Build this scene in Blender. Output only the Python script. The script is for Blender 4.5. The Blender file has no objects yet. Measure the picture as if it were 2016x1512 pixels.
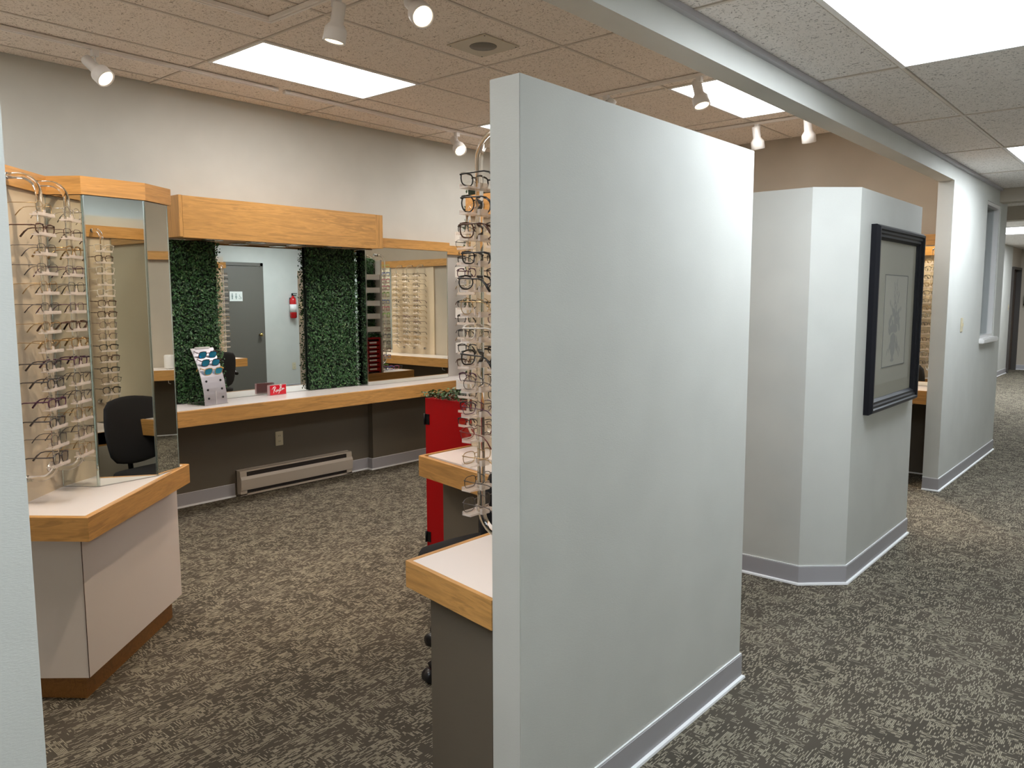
import bpy, bmesh, math, random
from mathutils import Vector, Matrix
random.seed(7)
R = math.radians
SC = bpy.context.scene
COL = SC.collection

# ------------------------------------------------------------------ camera
F_PX, YAW, PITCH, ROLL, CAM_Z = 1550.0, 0.709125295, 0.1076881, -0.002481, 1.51
fwd = Vector((math.cos(YAW)*math.cos(PITCH), math.sin(YAW)*math.cos(PITCH), -math.sin(PITCH)))
rgt = Vector((math.sin(YAW), -math.cos(YAW), 0)); upv = rgt.cross(fwd)
c_, s_ = math.cos(ROLL), math.sin(ROLL)
r2 = rgt*c_ + upv*s_; u2 = upv*c_ - rgt*s_
cam_d = bpy.data.cameras.new('camera'); cam = bpy.data.objects.new('camera', cam_d); COL.objects.link(cam)
cam_d.sensor_width = 36; cam_d.lens = 36*F_PX/2016; cam_d.clip_start = .05; cam_d.clip_end = 60
m = Matrix.Identity(4)
for i in range(3):
    m[i][0] = r2[i]; m[i][1] = u2[i]; m[i][2] = -fwd[i]
m[0][3], m[1][3], m[2][3] = 0, 0, CAM_Z
cam.matrix_world = m
SC.camera = cam

# ------------------------------------------------------------------ world, exposure, light levels
w = bpy.data.worlds.new('world'); SC.world = w; w.use_nodes = True
w.node_tree.nodes['Background'].inputs[0].default_value = (.9, .93, 1, 1)
w.node_tree.nodes['Background'].inputs[1].default_value = .0
SC.view_settings.view_transform = 'Standard'; SC.view_settings.look = 'None'
SC.view_settings.gamma = 1; SC.view_settings.use_curve_mapping = False
SC.view_settings.exposure = 1.10
SHOP_LUM, CORR_LUM, FAR_LUM, SPOT_W = 6.3, 10.8, 11.0, 23.0
SC.cycles.max_bounces = 14; SC.cycles.diffuse_bounces = 5; SC.cycles.glossy_bounces = 8
SC.cycles.transmission_bounces = 10; SC.cycles.transparent_max_bounces = 24
SC.cycles.caustics_reflective = False; SC.cycles.caustics_refractive = False
SC.cycles.sample_clamp_indirect = 4
try: SC.cycles.use_denoising = True
except Exception: pass

# ------------------------------------------------------------------ materials
def mat(name, col, rough=.6, metal=0., **kw):
    M = bpy.data.materials.new(name); M.use_nodes = True
    b = M.node_tree.nodes['Principled BSDF']
    b.inputs['Base Color'].default_value = (*col, 1); b.inputs['Roughness'].default_value = rough
    b.inputs['Metallic'].default_value = metal
    for k, v in kw.items(): b.inputs[k.replace('_', ' ')].default_value = v
    return M
def nodes(M): return M.node_tree.nodes, M.node_tree.links, M.node_tree.nodes['Principled BSDF']
def tex_chain(M, scale=(1,1,1), rot=(0,0,0), turn=0):
    N, L, b = nodes(M)
    tc = N.new('ShaderNodeTexCoord'); mp = N.new('ShaderNodeMapping')
    mp.inputs['Scale'].default_value = scale; mp.inputs['Rotation'].default_value = rot
    if turn:
        vr = N.new('ShaderNodeVectorRotate'); vr.rotation_type = 'Z_AXIS'; vr.inputs['Angle'].default_value = -turn
        L.new(tc.outputs['Object'], vr.inputs['Vector']); L.new(vr.outputs[0], mp.inputs['Vector'])
    else: L.new(tc.outputs['Object'], mp.inputs['Vector'])
    return mp
def noise(M, mp, scale, detail=3, rough=.5, dist=0):
    N, L, b = nodes(M); n = N.new('ShaderNodeTexNoise'); n.inputs['Scale'].default_value = scale
    n.inputs['Detail'].default_value = detail; n.inputs['Roughness'].default_value = rough
    n.inputs['Distortion'].default_value = dist
    L.new(mp.outputs['Vector'], n.inputs['Vector']); return n
def ramp(M, src, stops):
    N, L, b = nodes(M); r = N.new('ShaderNodeValToRGB'); L.new(src, r.inputs['Fac'])
    e = r.color_ramp.elements
    e[0].position, e[0].color = stops[0][0], (*stops[0][1], 1)
    e[1].position, e[1].color = stops[-1][0], (*stops[-1][1], 1)
    for p, c in stops[1:-1]:
        x = e.new(p); x.color = (*c, 1)
    return r
def bump(M, src, strength=.2, dist=.002):
    N, L, b = nodes(M); bp = N.new('ShaderNodeBump'); bp.inputs['Strength'].default_value = strength
    bp.inputs['Distance'].default_value = dist; L.new(src, bp.inputs['Height']); L.new(bp.outputs['Normal'], b.inputs['Normal'])
def mix(M, fac, a, b_, blend='MIX'):
    N, L, b = nodes(M); x = N.new('ShaderNodeMix'); x.data_type = 'RGBA'; x.blend_type = blend
    for s, v in ((0, fac), (6, a), (7, b_)):
        if hasattr(v, 'default_value') or hasattr(v, 'links'): L.new(v, x.inputs[s])
        else: x.inputs[s].default_value = v if s == 0 else (*v, 1)
    return x.outputs[2]
def paint(name, col, rough=.75):
    M = mat(name, col, rough); mp = tex_chain(M)
    n = noise(M, mp, 4, 2); r = ramp(M, n.outputs['Fac'], [(.3, tuple(c*.97 for c in col)), (.7, tuple(min(1, c*1.03) for c in col))])
    N, L, b = nodes(M); L.new(r.outputs['Color'], b.inputs['Base Color'])
    n2 = noise(M, tex_chain(M, (1, 1, 5)), 120, 2); bump(M, n2.outputs['Fac'], .15, .002); return M
def oak(name, direction, col=(.58, .305, .095), turn=0):
    M = mat(name, col, .38)
    sc = {'x': (1.2, 14, 14), 'y': (14, 1.2, 14), 'z': (14, 14, 1.2)}[direction]
    mp = tex_chain(M, sc, turn=turn); n = noise(M, mp, 1.6, 4, .6, 1.2)
    fine = tex_chain(M, tuple(s*7 for s in sc), turn=turn); n2 = noise(M, fine, 1.5, 3, .6)
    r = ramp(M, n.outputs['Fac'], [(.25, tuple(c*.72 for c in col)), (.45, col), (.55, tuple(min(1,c*1.12) for c in col)), (.62, tuple(c*.82 for c in col)), (.8, col)])
    r2_ = ramp(M, n2.outputs['Fac'], [(.35, (.8, .78, .72)), (.6, (1, 1, 1))])
    N, L, b = nodes(M); L.new(mix(M, .6, r.outputs['Color'], r2_.outputs['Color'], 'MULTIPLY'), b.inputs['Base Color'])
    bump(M, n2.outputs['Fac'], .08, .001); return M

WALL = paint('pale grey green wall paint', (.57, .57, .53))
WALLB = paint('warm grey wall paint', (.46, .405, .33))
TAUPE = paint('dark taupe paint', (.125, .103, .075), .7)
OAKX, OAKY, OAKZ = oak('honey oak grain along x', 'x'), oak('honey oak grain along y', 'y'), oak('honey oak upright grain', 'z')
OAKD = oak('dark oak kick', 'x', (.33, .145, .04))
LAM = mat('white laminate', (.84, .79, .77), .3)
LAMP = mat('blush laminate panel', (.80, .72, .67), .5)
PANEL = paint('cream display board', (.66, .55, .40), .55)
PANELG = paint('grey display board', (.52, .49, .45), .5)
MIRROR = mat('mirror glass', (.80, .835, .80), .0, 1.)
MEDGE = mat('mirror bevelled edge', (.62, .68, .66), .15, 1.)
CHROME = mat('brushed chrome', (.62, .6, .57), .22, 1.)
BLACKM = mat('black metal', (.012, .012, .014), .35, .6)
BLACKP = mat('black plastic', (.014, .013, .014), .3)
WHITEM = mat('white enamel metal', (.78, .76, .74), .35)
BEIGEM = mat('beige enamel metal', (.50, .43, .35), .4)
RED = mat('red painted board', (.34, .002, .004), .5, 0., Specular_IOR_Level=.2)
LEAFS = [mat('dark boxwood leaf', (.018, .065, .018), .4), mat('green boxwood leaf', (.045, .14, .04), .38), mat('pale boxwood leaf', (.11, .2, .07), .35)]
LEAFB = mat('hedge backing', (.004, .012, .005), .9)
BASEB = mat('lilac grey vinyl baseboard', (.40, .385, .40), .4)
SHOE = mat('white shoe strip', (.82, .82, .82), .4)
TBAR = mat('ceiling grid metal', (.66, .59, .51), .5)
IVORY = mat('ivory switch plastic', (.62, .55, .38), .4)
FABRIC = mat('black upholstery', (.012, .011, .012), .95)
FRAMEB = mat('charcoal picture moulding', (.006, .006, .009), .38, 0., Specular_IOR_Level=.25)
MATB = mat('sage picture mat', (.38, .36, .29), .7)
PAPER = mat('pale print paper', (.43, .41, .34), .7)
INK = mat('grey print ink', (.30, .295, .265), .7)
INKD = mat('dark print line', (.13, .135, .12), .7)
DOORG = mat('grey door paint', (.13, .118, .10), .45)
DOORD = mat('dark door frame paint', (.05, .042, .036), .5)
TILEC = mat('mineral fibre tile', (.56, .50, .44), .9)
def acr(name, col=(.97, .965, .95), ior=1.45, rough=.0):
    M = mat(name, col, rough); N, L, b = nodes(M); b.inputs['Transmission Weight'].default_value = 1; b.inputs['IOR'].default_value = ior; return M
ACRY = acr('clear acrylic')
def frosted(name, col, k):
    M = bpy.data.materials.new(name); M.use_nodes = True; N, L = M.node_tree.nodes, M.node_tree.links
    b = N['Principled BSDF']; b.inputs['Base Color'].default_value = (*col, 1); b.inputs['Roughness'].default_value = .12
    t = N.new('ShaderNodeBsdfTransparent'); t.inputs[0].default_value = (.97, .96, .94, 1); x = N.new('ShaderNodeMixShader'); x.inputs[0].default_value = k
    L.new(t.outputs[0], x.inputs[1]); L.new(b.outputs[0], x.inputs[2]); L.new(x.outputs[0], N['Material Output'].inputs['Surface']); return M
TRAY = frosted('frosted acrylic tray', (.95, .86, .80), .42)
def thin_glass(name, tint, refl=.08):
    M = bpy.data.materials.new(name); M.use_nodes = True; N, L = M.node_tree.nodes, M.node_tree.links
    N.remove(N['Principled BSDF']); t = N.new('ShaderNodeBsdfTransparent'); t.inputs[0].default_value = (*tint, 1)
    g = N.new('ShaderNodeBsdfGlossy'); g.inputs['Roughness'].default_value = .02; x = N.new('ShaderNodeMixShader')
    x.inputs[0].default_value = refl; L.new(t.outputs[0], x.inputs[1]); L.new(g.outputs[0], x.inputs[2])
    L.new(x.outputs[0], N['Material Output'].inputs['Surface']); return M
LENS = thin_glass('clear lens', (.96, .96, .95), .09)
PANE = thin_glass('window pane', (.88, .9, .9), .12)
def emis(name, col, s):
    M = bpy.data.materials.new(name); M.use_nodes = True; N, L = M.node_tree.nodes, M.node_tree.links
    N.remove(N['Principled BSDF']); e = N.new('ShaderNodeEmission'); e.inputs[0].default_value = (*col, 1); e.inputs[1].default_value = s
    L.new(e.outputs[0], N['Material Output'].inputs['Surface']); return M
DIFF_S = emis('shop troffer diffuser', (1, .95, .90), SHOP_LUM)
DIFF_C = emis('corridor troffer diffuser', (.84, .92, 1), CORR_LUM)
DIFF_F = emis('far troffer diffuser', (.88, .94, 1), FAR_LUM)
BULB = emis('warm lamp face', (1, .78, .52), 2.0)

# ceiling tile: fissured
N, L, b = nodes(TILEC); mp = tex_chain(TILEC)
n = noise(TILEC, mp, 42, 2, .6, 2.5); r = ramp(TILEC, n.outputs['Fac'], [(.365, (.40, .32, .25)), (.405, (.90, .80, .70)), (.7, (.94, .85, .76))])
n2 = noise(TILEC, mp, 260, 2); r_ = ramp(TILEC, n2.outputs['Fac'], [(.3, (.85, .85, .85)), (.6, (1, 1, 1))])
L.new(mix(TILEC, .7, r.outputs['Color'], r_.outputs['Color'], 'MULTIPLY'), b.inputs['Base Color']); bump(TILEC, n.outputs['Fac'], .3, .004)
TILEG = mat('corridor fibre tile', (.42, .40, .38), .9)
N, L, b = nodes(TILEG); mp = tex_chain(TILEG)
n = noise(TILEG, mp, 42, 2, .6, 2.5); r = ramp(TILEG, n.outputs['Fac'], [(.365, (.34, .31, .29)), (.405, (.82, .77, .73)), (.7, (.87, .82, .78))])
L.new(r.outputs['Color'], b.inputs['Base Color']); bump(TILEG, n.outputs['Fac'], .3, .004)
# brushed texture of the pegboard stand
# carpet: loops in short light dashes in two directions over dark olive brown
CARPET = mat('patterned loop carpet', (.1, .09, .06), 1.0)
N, L, b = nodes(CARPET)
b.inputs['Specular IOR Level'].default_value = .1
TCO = N.new('ShaderNodeTexCoord').outputs['Object']
def snap(inc, seed):
    a = N.new('ShaderNodeVectorMath'); a.operation = 'SNAP'; a.inputs[1].default_value = inc; L.new(TCO, a.inputs[0])
    o_ = N.new('ShaderNodeVectorMath'); o_.operation = 'ADD'; o_.inputs[1].default_value = (seed, seed*.37, seed*1.7); L.new(a.outputs[0], o_.inputs[0])
    wn = N.new('ShaderNodeTexWhiteNoise'); wn.noise_dimensions = '3D'; L.new(o_.outputs[0], wn.inputs['Vector']); return wn
def math_(op, a, b=None):
    x = N.new('ShaderNodeMath'); x.operation = op
    for k, v in enumerate((a, b)):
        if v is None: continue
        if hasattr(v, 'links'): L.new(v, x.inputs[k])
        else: x.inputs[k].default_value = v
    return x.outputs[0]
sp = N.new('ShaderNodeSeparateXYZ'); L.new(TCO, sp.inputs[0])
def stripe(axis, pitch): return math_('LESS_THAN', math_('FRACT', math_('DIVIDE', sp.outputs[axis], pitch)), .68)
cell = snap((.047, .047, 10), 3.1); sepc = N.new('ShaderNodeSeparateColor'); L.new(cell.outputs['Color'], sepc.inputs[0])
dens_ = math_('ADD', math_('MULTIPLY', sepc.outputs[1], .52), .13)
dx = math_('MULTIPLY', math_('LESS_THAN', snap((.0165, .0047, 10), 7.7).outputs['Value'], dens_), stripe(1, .0047))
dy = math_('MULTIPLY', math_('LESS_THAN', snap((.0047, .0165, 10), 9.2).outputs['Value'], dens_), stripe(0, .0047))
msk = mix(CARPET, math_('GREATER_THAN', sepc.outputs[0], .74), dx, dy)
class sep: outputs = {2: snap((.0165, .0047, 10), 5.5).outputs['Value']}
big = noise(CARPET, tex_chain(CARPET, (1, 1, 1)), 2.5, 2)
dk = ramp(CARPET, big.outputs['Fac'], [(.35, (.078, .067, .052)), (.65, (.10, .085, .066))])
lt = ramp(CARPET, sep.outputs[2], [(.2, (.27, .24, .175)), (.8, (.39, .35, .265))])
L.new(mix(CARPET, msk, dk.outputs['Color'], lt.outputs['Color']), b.inputs['Base Color'])
fn = noise(CARPET, tex_chain(CARPET, (1, 1, 1)), 420, 2); bump(CARPET, fn.outputs['Fac'], .5, .006)

# ------------------------------------------------------------------ helpers
used = {}
def link(name, me, M, parent=None, loc=None, label=None):
    o = bpy.data.objects.new(name, me)
    if M is not None and me is not None:
        ms = M if isinstance(M, (list, tuple)) else [M]
        if len(me.materials) == 0:
            for x in ms: me.materials.append(x)
    COL.objects.link(o)
    if loc: o.location = loc
    if parent: o.parent = parent
    if label: o['label'] = label
    return o
def tag(o, label, cat=None, group=None, kind=None):
    o['label'] = label
    if cat: o['category'] = cat
    if group: o['group'] = group
    if kind: o['kind'] = kind
    return o
def empty(name, loc, rz=0, label=None, cat=None, group=None, kind=None):
    o = bpy.data.objects.new(name, None); COL.objects.link(o); o.location = loc; o.rotation_euler = (0, 0, rz)
    o.empty_display_size = .05
    if label: tag(o, label, cat, group, kind)
    return o
class MB:
    def __init__(s): s.bm = bmesh.new(); s.mi = 0
    def box(s, x0, x1, y0, y1, z0, z1, mi=0):
        v = [s.bm.verts.new(p) for p in ((x0,y0,z0),(x1,y0,z0),(x1,y1,z0),(x0,y1,z0),(x0,y0,z1),(x1,y0,z1),(x1,y1,z1),(x0,y1,z1))]
        for f in ((3,2,1,0),(4,5,6,7),(0,1,5,4),(1,2,6,5),(2,3,7,6),(3,0,4,7)):
            s.bm.faces.new([v[i] for i in f]).material_index = mi
        return s
    def prism(s, poly, z0, z1, mi=0):
        a = sum(poly[i][0]*poly[(i+1) % len(poly)][1]-poly[(i+1) % len(poly)][0]*poly[i][1] for i in range(len(poly)))
        if a < 0: poly = poly[::-1]
        lo = [s.bm.verts.new((x, y, z0)) for x, y in poly]; hi = [s.bm.verts.new((x, y, z1)) for x, y in poly]
        s.bm.faces.new(lo[::-1]).material_index = mi; s.bm.faces.new(hi).material_index = mi
        n_ = len(poly)
        for i in range(n_): s.bm.faces.new((lo[i], lo[(i+1) % n_], hi[(i+1) % n_], hi[i])).material_index = mi
        return s
    def tube(s, pts, rad, seg=10, mi=0, cap=True, closed=False):
        pts = [Vector(p) for p in pts]; rings = []; n_ = len(pts)
        rads = rad if isinstance(rad, (list, tuple)) else [rad]*n_
        prev = None
        for i, p in enumerate(pts):
            if closed: t = pts[(i+1) % n_]-pts[i-1]
            else: t = pts[min(i+1, n_-1)]-pts[max(i-1, 0)]
            t.normalize()
            if prev is None:
                a = Vector((0, 0, 1)) if abs(t.z) < .9 else Vector((1, 0, 0)); u = t.cross(a).normalized()
            else: u = (prev-t*prev.dot(t)).normalized()
            prev = u; v = t.cross(u)
            rings.append([s.bm.verts.new(p+(u*math.cos(2*math.pi*k/seg)+v*math.sin(2*math.pi*k/seg))*rads[i]) for k in range(seg)])
        for i in range(n_ if closed else n_-1):
            A, B = rings[i], rings[(i+1) % n_]
            for k in range(seg):
                f = s.bm.faces.new((A[k], A[(k+1) % seg], B[(k+1) % seg], B[k])); f.smooth = True; f.material_index = mi
        if cap and not closed: 
            s.bm.faces.new(rings[0][::-1]).material_index = mi; s.bm.faces.new(rings[-1]).material_index = mi
        return s
    def lathe(s, prof, seg=24, M=None, mi=0):
        M = M or Matrix.Identity(4); rings = []
        for r_, z in prof: rings.append([s.bm.verts.new(M @ Vector((r_*math.cos(2*math.pi*k/seg), r_*math.sin(2*math.pi*k/seg), z))) for k in range(seg)])
        for A, B in zip(rings, rings[1:]):
            for k in range(seg):
                f = s.bm.faces.new((A[k], A[(k+1) % seg], B[(k+1) % seg], B[k])); f.smooth = True; f.material_index = mi
        s.bm.faces.new(rings[0][::-1]).material_index = mi; s.bm.faces.new(rings[-1]).material_index = mi
        return s
    def sweep(s, path, prof, closed=False, mi=0):
        # path in plan; profile (outward to the right of the path, z)
        P = [Vector(p) for p in path]; n_ = len(P); rings = []
        for i in range(n_):
            d0 = (P[i]-P[i-1]).normalized() if (closed or i > 0) else None
            d1 = (P[(i+1) % n_]-P[i]).normalized() if (closed or i < n_-1) else None
            d0 = d0 or d1; d1 = d1 or d0
            n0 = Vector((d0.y, -d0.x)); n1 = Vector((d1.y, -d1.x)); mt = (n0+n1)
            mt = mt/max(.2, mt.dot(n0)) if mt.length > 1e-6 else n0
            rings.append([s.bm.verts.new((P[i].x+mt.x*d, P[i].y+mt.y*d, z)) for d, z in prof])
        k_ = len(prof)
        for i in range(n_ if closed else n_-1):
            A, B = rings[i], rings[(i+1) % n_]
            for k in range(k_): s.bm.faces.new((A[k], A[(k+1) % k_], B[(k+1) % k_], B[k])).material_index = i if mi == 'seg' else mi
        if not closed:
            s.bm.faces.new(rings[0][::-1]).material_index = 0 if mi == 'seg' else mi; s.bm.faces.new(rings[-1]).material_index = 0 if mi == 'seg' else mi
        return s
    def mesh(s, name='mesh', bev=0, smooth=False):
        if bev:
            bmesh.ops.bevel(s.bm, geom=list(s.bm.edges), offset=bev, segments=2, affect='EDGES', clamp_overlap=True)
        bmesh.ops.recalc_face_normals(s.bm, faces=list(s.bm.faces))
        if smooth:
            for f in s.bm.faces: f.smooth = True
        me = bpy.data.meshes.new(name); s.bm.to_mesh(me); s.bm.free(); return me
    def obj(s, name, M, parent=None, label=None, bev=0, smooth=False):
        return link(name, s.mesh(name, bev, smooth), M, parent, None, label)
def B(name, M, x0, x1, y0, y1, z0, z1, parent=None, label=None, bev=0):
    return MB().box(x0, x1, y0, y1, z0, z1).obj(name, M, parent, label, bev)
def oak_along(path):
    out = []
    for a, b_ in zip(path, path[1:]):
        d = math.degrees(math.atan2(b_[1]-a[1], b_[0]-a[0])) % 180
        k = 'oak grain at %d degrees' % round(d)
        out.append(bpy.data.materials.get(k) or oak(k, 'x', turn=R(d)))
    return out
def struct(o, label): o['label'] = label; o['kind'] = 'structure'; return o
def copy_tree(o, parent=None):
    c = o.copy(); COL.objects.link(c)
    if parent: c.parent = parent
    for ch in list(o.children): copy_tree(ch, c)
    return c
ORD = ['topmost', 'second', 'third', 'fourth', 'fifth', 'sixth', 'seventh', 'eighth', 'ninth', 'tenth', 'eleventh', 'twelfth', 'thirteenth', 'lowest']

HS, HC, HB = 2.98, 2.513, 2.39          # shop ceiling, corridor ceiling, beam underside
# ------------------------------------------------------------------ shell
struct(B('floor', CARPET, -3, 20, -1.6, 6.2, -.05, 0), 'olive brown patterned loop carpet through shop and corridor')
struct(B('wall_back', WALL, -1.3, 7.45, 5.5, 5.62, 0, HS+.07), 'pale wall behind the long counter and ceiling high')
struct(B('wall_left', WALL, -1.3, -1.2, 1.42, 5.5, 0, HS+.07), 'shop end wall beyond the near corner display cabinet')
struct(B('wall_right', WALLB, 7.35, 7.45, 1.52, 5.5, 0, HS+.07), 'warm beige end wall of the shop with oak band')
struct(B('wall_corridor', WALL, -3, 9.0, -.5, -.4, 0, 2.6), 'long corridor wall facing the shop openings')
struct(B('wall_corridor_end', WALL, -3.1, -3, -1.6, 6.2, 0, 3.05), 'wall closing the corridor behind the viewer')
# near wall stub on the left
struct(B('wall_near', WALL, -3, .403, 1.30, 1.41, 0, HC+.3), 'grey blue wall end at the left edge of the picture')
# pillar wall with window hole
px0, px1, wy0, wy1 = 6.76, 9.02, 1.41, 1.52
wx0, wx1, wz0, wz1 = 8.06, 8.70, 1.14, 2.36
mb = MB()
mb.box(px0, wx0, wy0, wy1, 0, HS); mb.box(wx1, px1, wy0, wy1, 0, HS); mb.box(wx0, wx1, wy0, wy1, 0, wz0); mb.box(wx0, wx1, wy0, wy1, wz1, HS)
struct(mb.obj('wall_pillar', WALL), 'pale wall past the openings with the light switch and window')
mb = MB().box(.425, px0, wy0, wy1, HB, HS)
struct(mb.obj('trim_1', WALL), 'long header beam over the shop openings')
# window
W = empty('window_1', (0, 0, 0)); struct(W, 'narrow internal window with glass in the corridor wall')
B('pane', PANE, wx0, wx1, 1.46, 1.466, wz0, wz1, W)
mb = MB(); t = .03
mb.box(wx0-.001, wx0+t, 1.42, 1.53, wz0, wz1); mb.box(wx1-t, wx1+.001, 1.42, 1.53, wz0, wz1); mb.box(wx0+t, wx1-t, 1.42, 1.53, wz1-t, wz1+.001); mb.box(wx0+t, wx1-t, 1.42, 1.53, wz0, wz0+t)
mb.obj('window_frame', WHITEM, W)
MB().box(wx0-.03, wx1+.03, 1.37, 1.45, wz0-.04, wz0+.005).obj('window_sill', WHITEM, W, 'white rounded sill', bev=.008)
# back office behind the window
struct(B('wall_office_back', WALL, 7.45, 9.12, 4.2, 4.3, 0, HC), 'far wall of the small office behind the window')
struct(B('wall_office_side', WALL, 9.02, 9.12, 1.52, 4.2, 0, HC), 'side wall of the small office behind the window')
struct(B('ceiling_office', TILEG, 7.45, 9.12, 1.52, 4.3, HC, HC+.03), 'ceiling of the small office behind the window')
# far corridor
struct(B('wall_far_left', WALL, 9.12, 18.45, 2.74, 2.84, 0, 2.6), 'far corridor wall beyond the window wall')
struct(B('wall_far_end', WALLB, 19.5, 19.6, -1.6, 3.4, 0, 2.6), 'end wall of the far corridor with a dark door beside it')
struct(B('wall_far_right', WALL, 9.0, 19.6, -1.6, -1.5, 0, 2.6), 'right wall of the far corridor out of view')
struct(B('wall_far_return', WALL, 9.0, 9.1, -1.5, -.4, 0, 2.6), 'return wall where the corridor widens')
mb = MB(); mb.box(18.45, 19.5, 2.74, 2.84, 2.12, 2.6); mb.box(19.42, 19.5, 2.74, 2.84, 0, 2.12)
struct(mb.obj('wall_far_lintel', WALLB), 'wall piece over the dark far door')
D = empty('door_2', (18.93, 2.74, 0)); struct(D, 'dark brown door with a brass handle at the far corridor end')
def rel(o, root): o.parent = root; o.matrix_parent_inverse = Matrix.Translation(-root.location); return o
rel(MB().box(18.45, 18.50, 2.70, 2.84, 0, 2.12).box(19.37, 19.42, 2.70, 2.84, 0, 2.12).box(18.5, 19.37, 2.70, 2.84, 2.07, 2.12).obj('door_frame', DOORD), D)
rel(B('door_leaf', mat('brown door veneer', (.07, .045, .03), .4), 18.50, 19.37, 2.79, 2.83, .01, 2.07), D)
rel(MB().lathe([(.012, 0), (.014, .03), (.03, .045), (.03, .07), (.01, .08)], 12, Matrix.Translation((18.6, 2.79, 1.0)) @ Matrix.Rotation(R(90), 4, 'X')).obj('door_handle', mat('brass', (.6, .4, .12), .25, 1.)), D)
struct(B('ceiling_far', TILEG, 9.02, 19.6, -1.6, 3.4, HC, HC+.04), 'ceiling of the far corridor')
struct(B('trim_2', WALLB, 8.6, 8.78, -.4, 1.41, HB, HC+.02), 'soffit crossing the corridor at its far end')
struct(B('trim_3', WALLB, 10.3, 10.5, -1.5, 2.74, 2.36, HC), 'second soffit across the far corridor')

# ceilings: slab with tiles and grid bars
def ceiling(name, label, z, xs, ys, M, skip, x_rng, y_rng):
    root = B(name, TBAR, x_rng[0], x_rng[1], y_rng[0], y_rng[1], z+.03, z+.07); struct(root, label)
    cache = {}
    for i in range(len(xs)-1):
        for j in range(len(ys)-1):
            a, b2, c, d = max(xs[i], x_rng[0]), min(xs[i+1], x_rng[1]), max(ys[j], y_rng[0]), min(ys[j+1], y_rng[1])
            if b2-a < .03 or d-c < .03 or (i, j) in skip: continue
            g = .010; sx, sy = round(b2-a-2*g, 3), round(d-c-2*g, 3)
            if (sx, sy) not in cache:
                mbt = MB(); e = .008
                bm_ = mbt.bm
                mbt.prism([(-sx/2, -sy/2), (sx/2, -sy/2), (sx/2, sy/2), (-sx/2, sy/2)], 0, .016)
                cache[(sx, sy)] = mbt.mesh('ceiling_tile', bev=.003)
            o = link('ceiling_tile', cache[(sx, sy)], M, root, ((a+b2)/2+0, (c+d)/2, z+.002))
            o.rotation_euler = (0, 0, 0)
    for x in xs:
        if x_rng[0] < x < x_rng[1]: B('grid_bar', TBAR, x-.0075, x+.0075, y_rng[0], y_rng[1], z-.002, z+.028, root)
    for y in ys:
        if y_rng[0] < y < y_rng[1]: B('grid_bar', TBAR, x_rng[0], x_rng[1], y-.0075, y+.0075, z-.0015, z+.028, root)
    return root
XS = [3.84+1.22*k for k in range(-5, 4)]
YS = [2.90+.61*k for k in range(-3, 6)]
# fixture cells in the shop grid: (x index, y index)
def idx(v, L_): return min(range(len(L_)), key=lambda i: abs(L_[i]-v))
FX_S = [(2.62, 4.12), (5.06, 2.29), (5.06, 4.12), (.18, 4.12), (.18, 2.29)]  # last two are unseen, added past the left edge to brighten the ceiling
ceiling('ceiling', 'beige fissured tile ceiling over the shop', HS, XS, YS, TILEC, {(idx(a, XS), idx(c, YS)) for a, c in FX_S}, (-1.2, 7.35), (1.52, 5.5))
XC = [3.82+1.22*k for k in range(-6, 5)]; YC = [1.03-.61*k for k in range(3, -2, -1)]
FX_C = [(-1.06, .42), (2.60, .42), (6.26, .42)]
ceiling('ceiling.001', 'grey fissured tile ceiling over the corridor', HC, XC, YC, TILEG, {(idx(a, XC), idx(c, YC)) for a, c in FX_C}, (-3, 8.9), (-.4, 1.41))
# wall angle along the corridor edge of the beam
struct(B('trim_4', BASEB, .425, 8.6, 1.385, 1.41, HC-.022, HC), 'thin grey wall angle under the corridor ceiling edge')

def troffer(x, y, z, M, label, group, w_=1.22, d_=.61):
    root = empty('ceiling_light', (x, y, z), 0, label, 'ceiling light', group)
    mb = MB(); t = .022
    mb.box(.0, w_, 0, t, -.006, .03); mb.box(0, w_, d_-t, d_, -.006, .03); mb.box(0, t, t, d_-t, -.006, .03); mb.box(w_-t, w_, t, d_-t, -.006, .03)
    mb.obj('frame', WHITEM, root)
    B('diffuser', M, t, w_-t, t, d_-t, .002, .008, root)
    B('housing', WHITEM, t, w_-t, t, d_-t, .02, .03, root)
lab = ['bright white troffer over the long back counter, left of the speaker', 'white troffer partly hidden behind the header beam', 'white troffer hidden behind the tall grey partition top', 'added unseen shop troffer beyond the left edge over the corner cabinet', 'added unseen shop troffer beyond the left edge near the entrance']
for (x, y), l in zip(FX_S, lab): troffer(x, y, HS, DIFF_S, l, 'shop ceiling troffers')
lab = ['corridor troffer behind the viewer', 'large glaring corridor troffer at the top right corner', 'corridor troffer at the right edge, second along the corridor']
for (x, y), l in zip(FX_C, lab): troffer(x, y, HC, DIFF_C, l, 'corridor ceiling troffers')
troffer(13.2, 1.2, HC-.01, DIFF_F, 'glowing troffer far down the corridor', 'far corridor troffers', 1.4, 1.3)
troffer(16.3, 1.3, HC-.01, DIFF_F, 'last troffer at the far corridor end', 'far corridor troffers', 1.2, .8)
troffer(10.9, .2, HC-.01, DIFF_F, 'troffer just past the far soffit, out of view', 'far corridor troffers', 1.2, .6)


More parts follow.
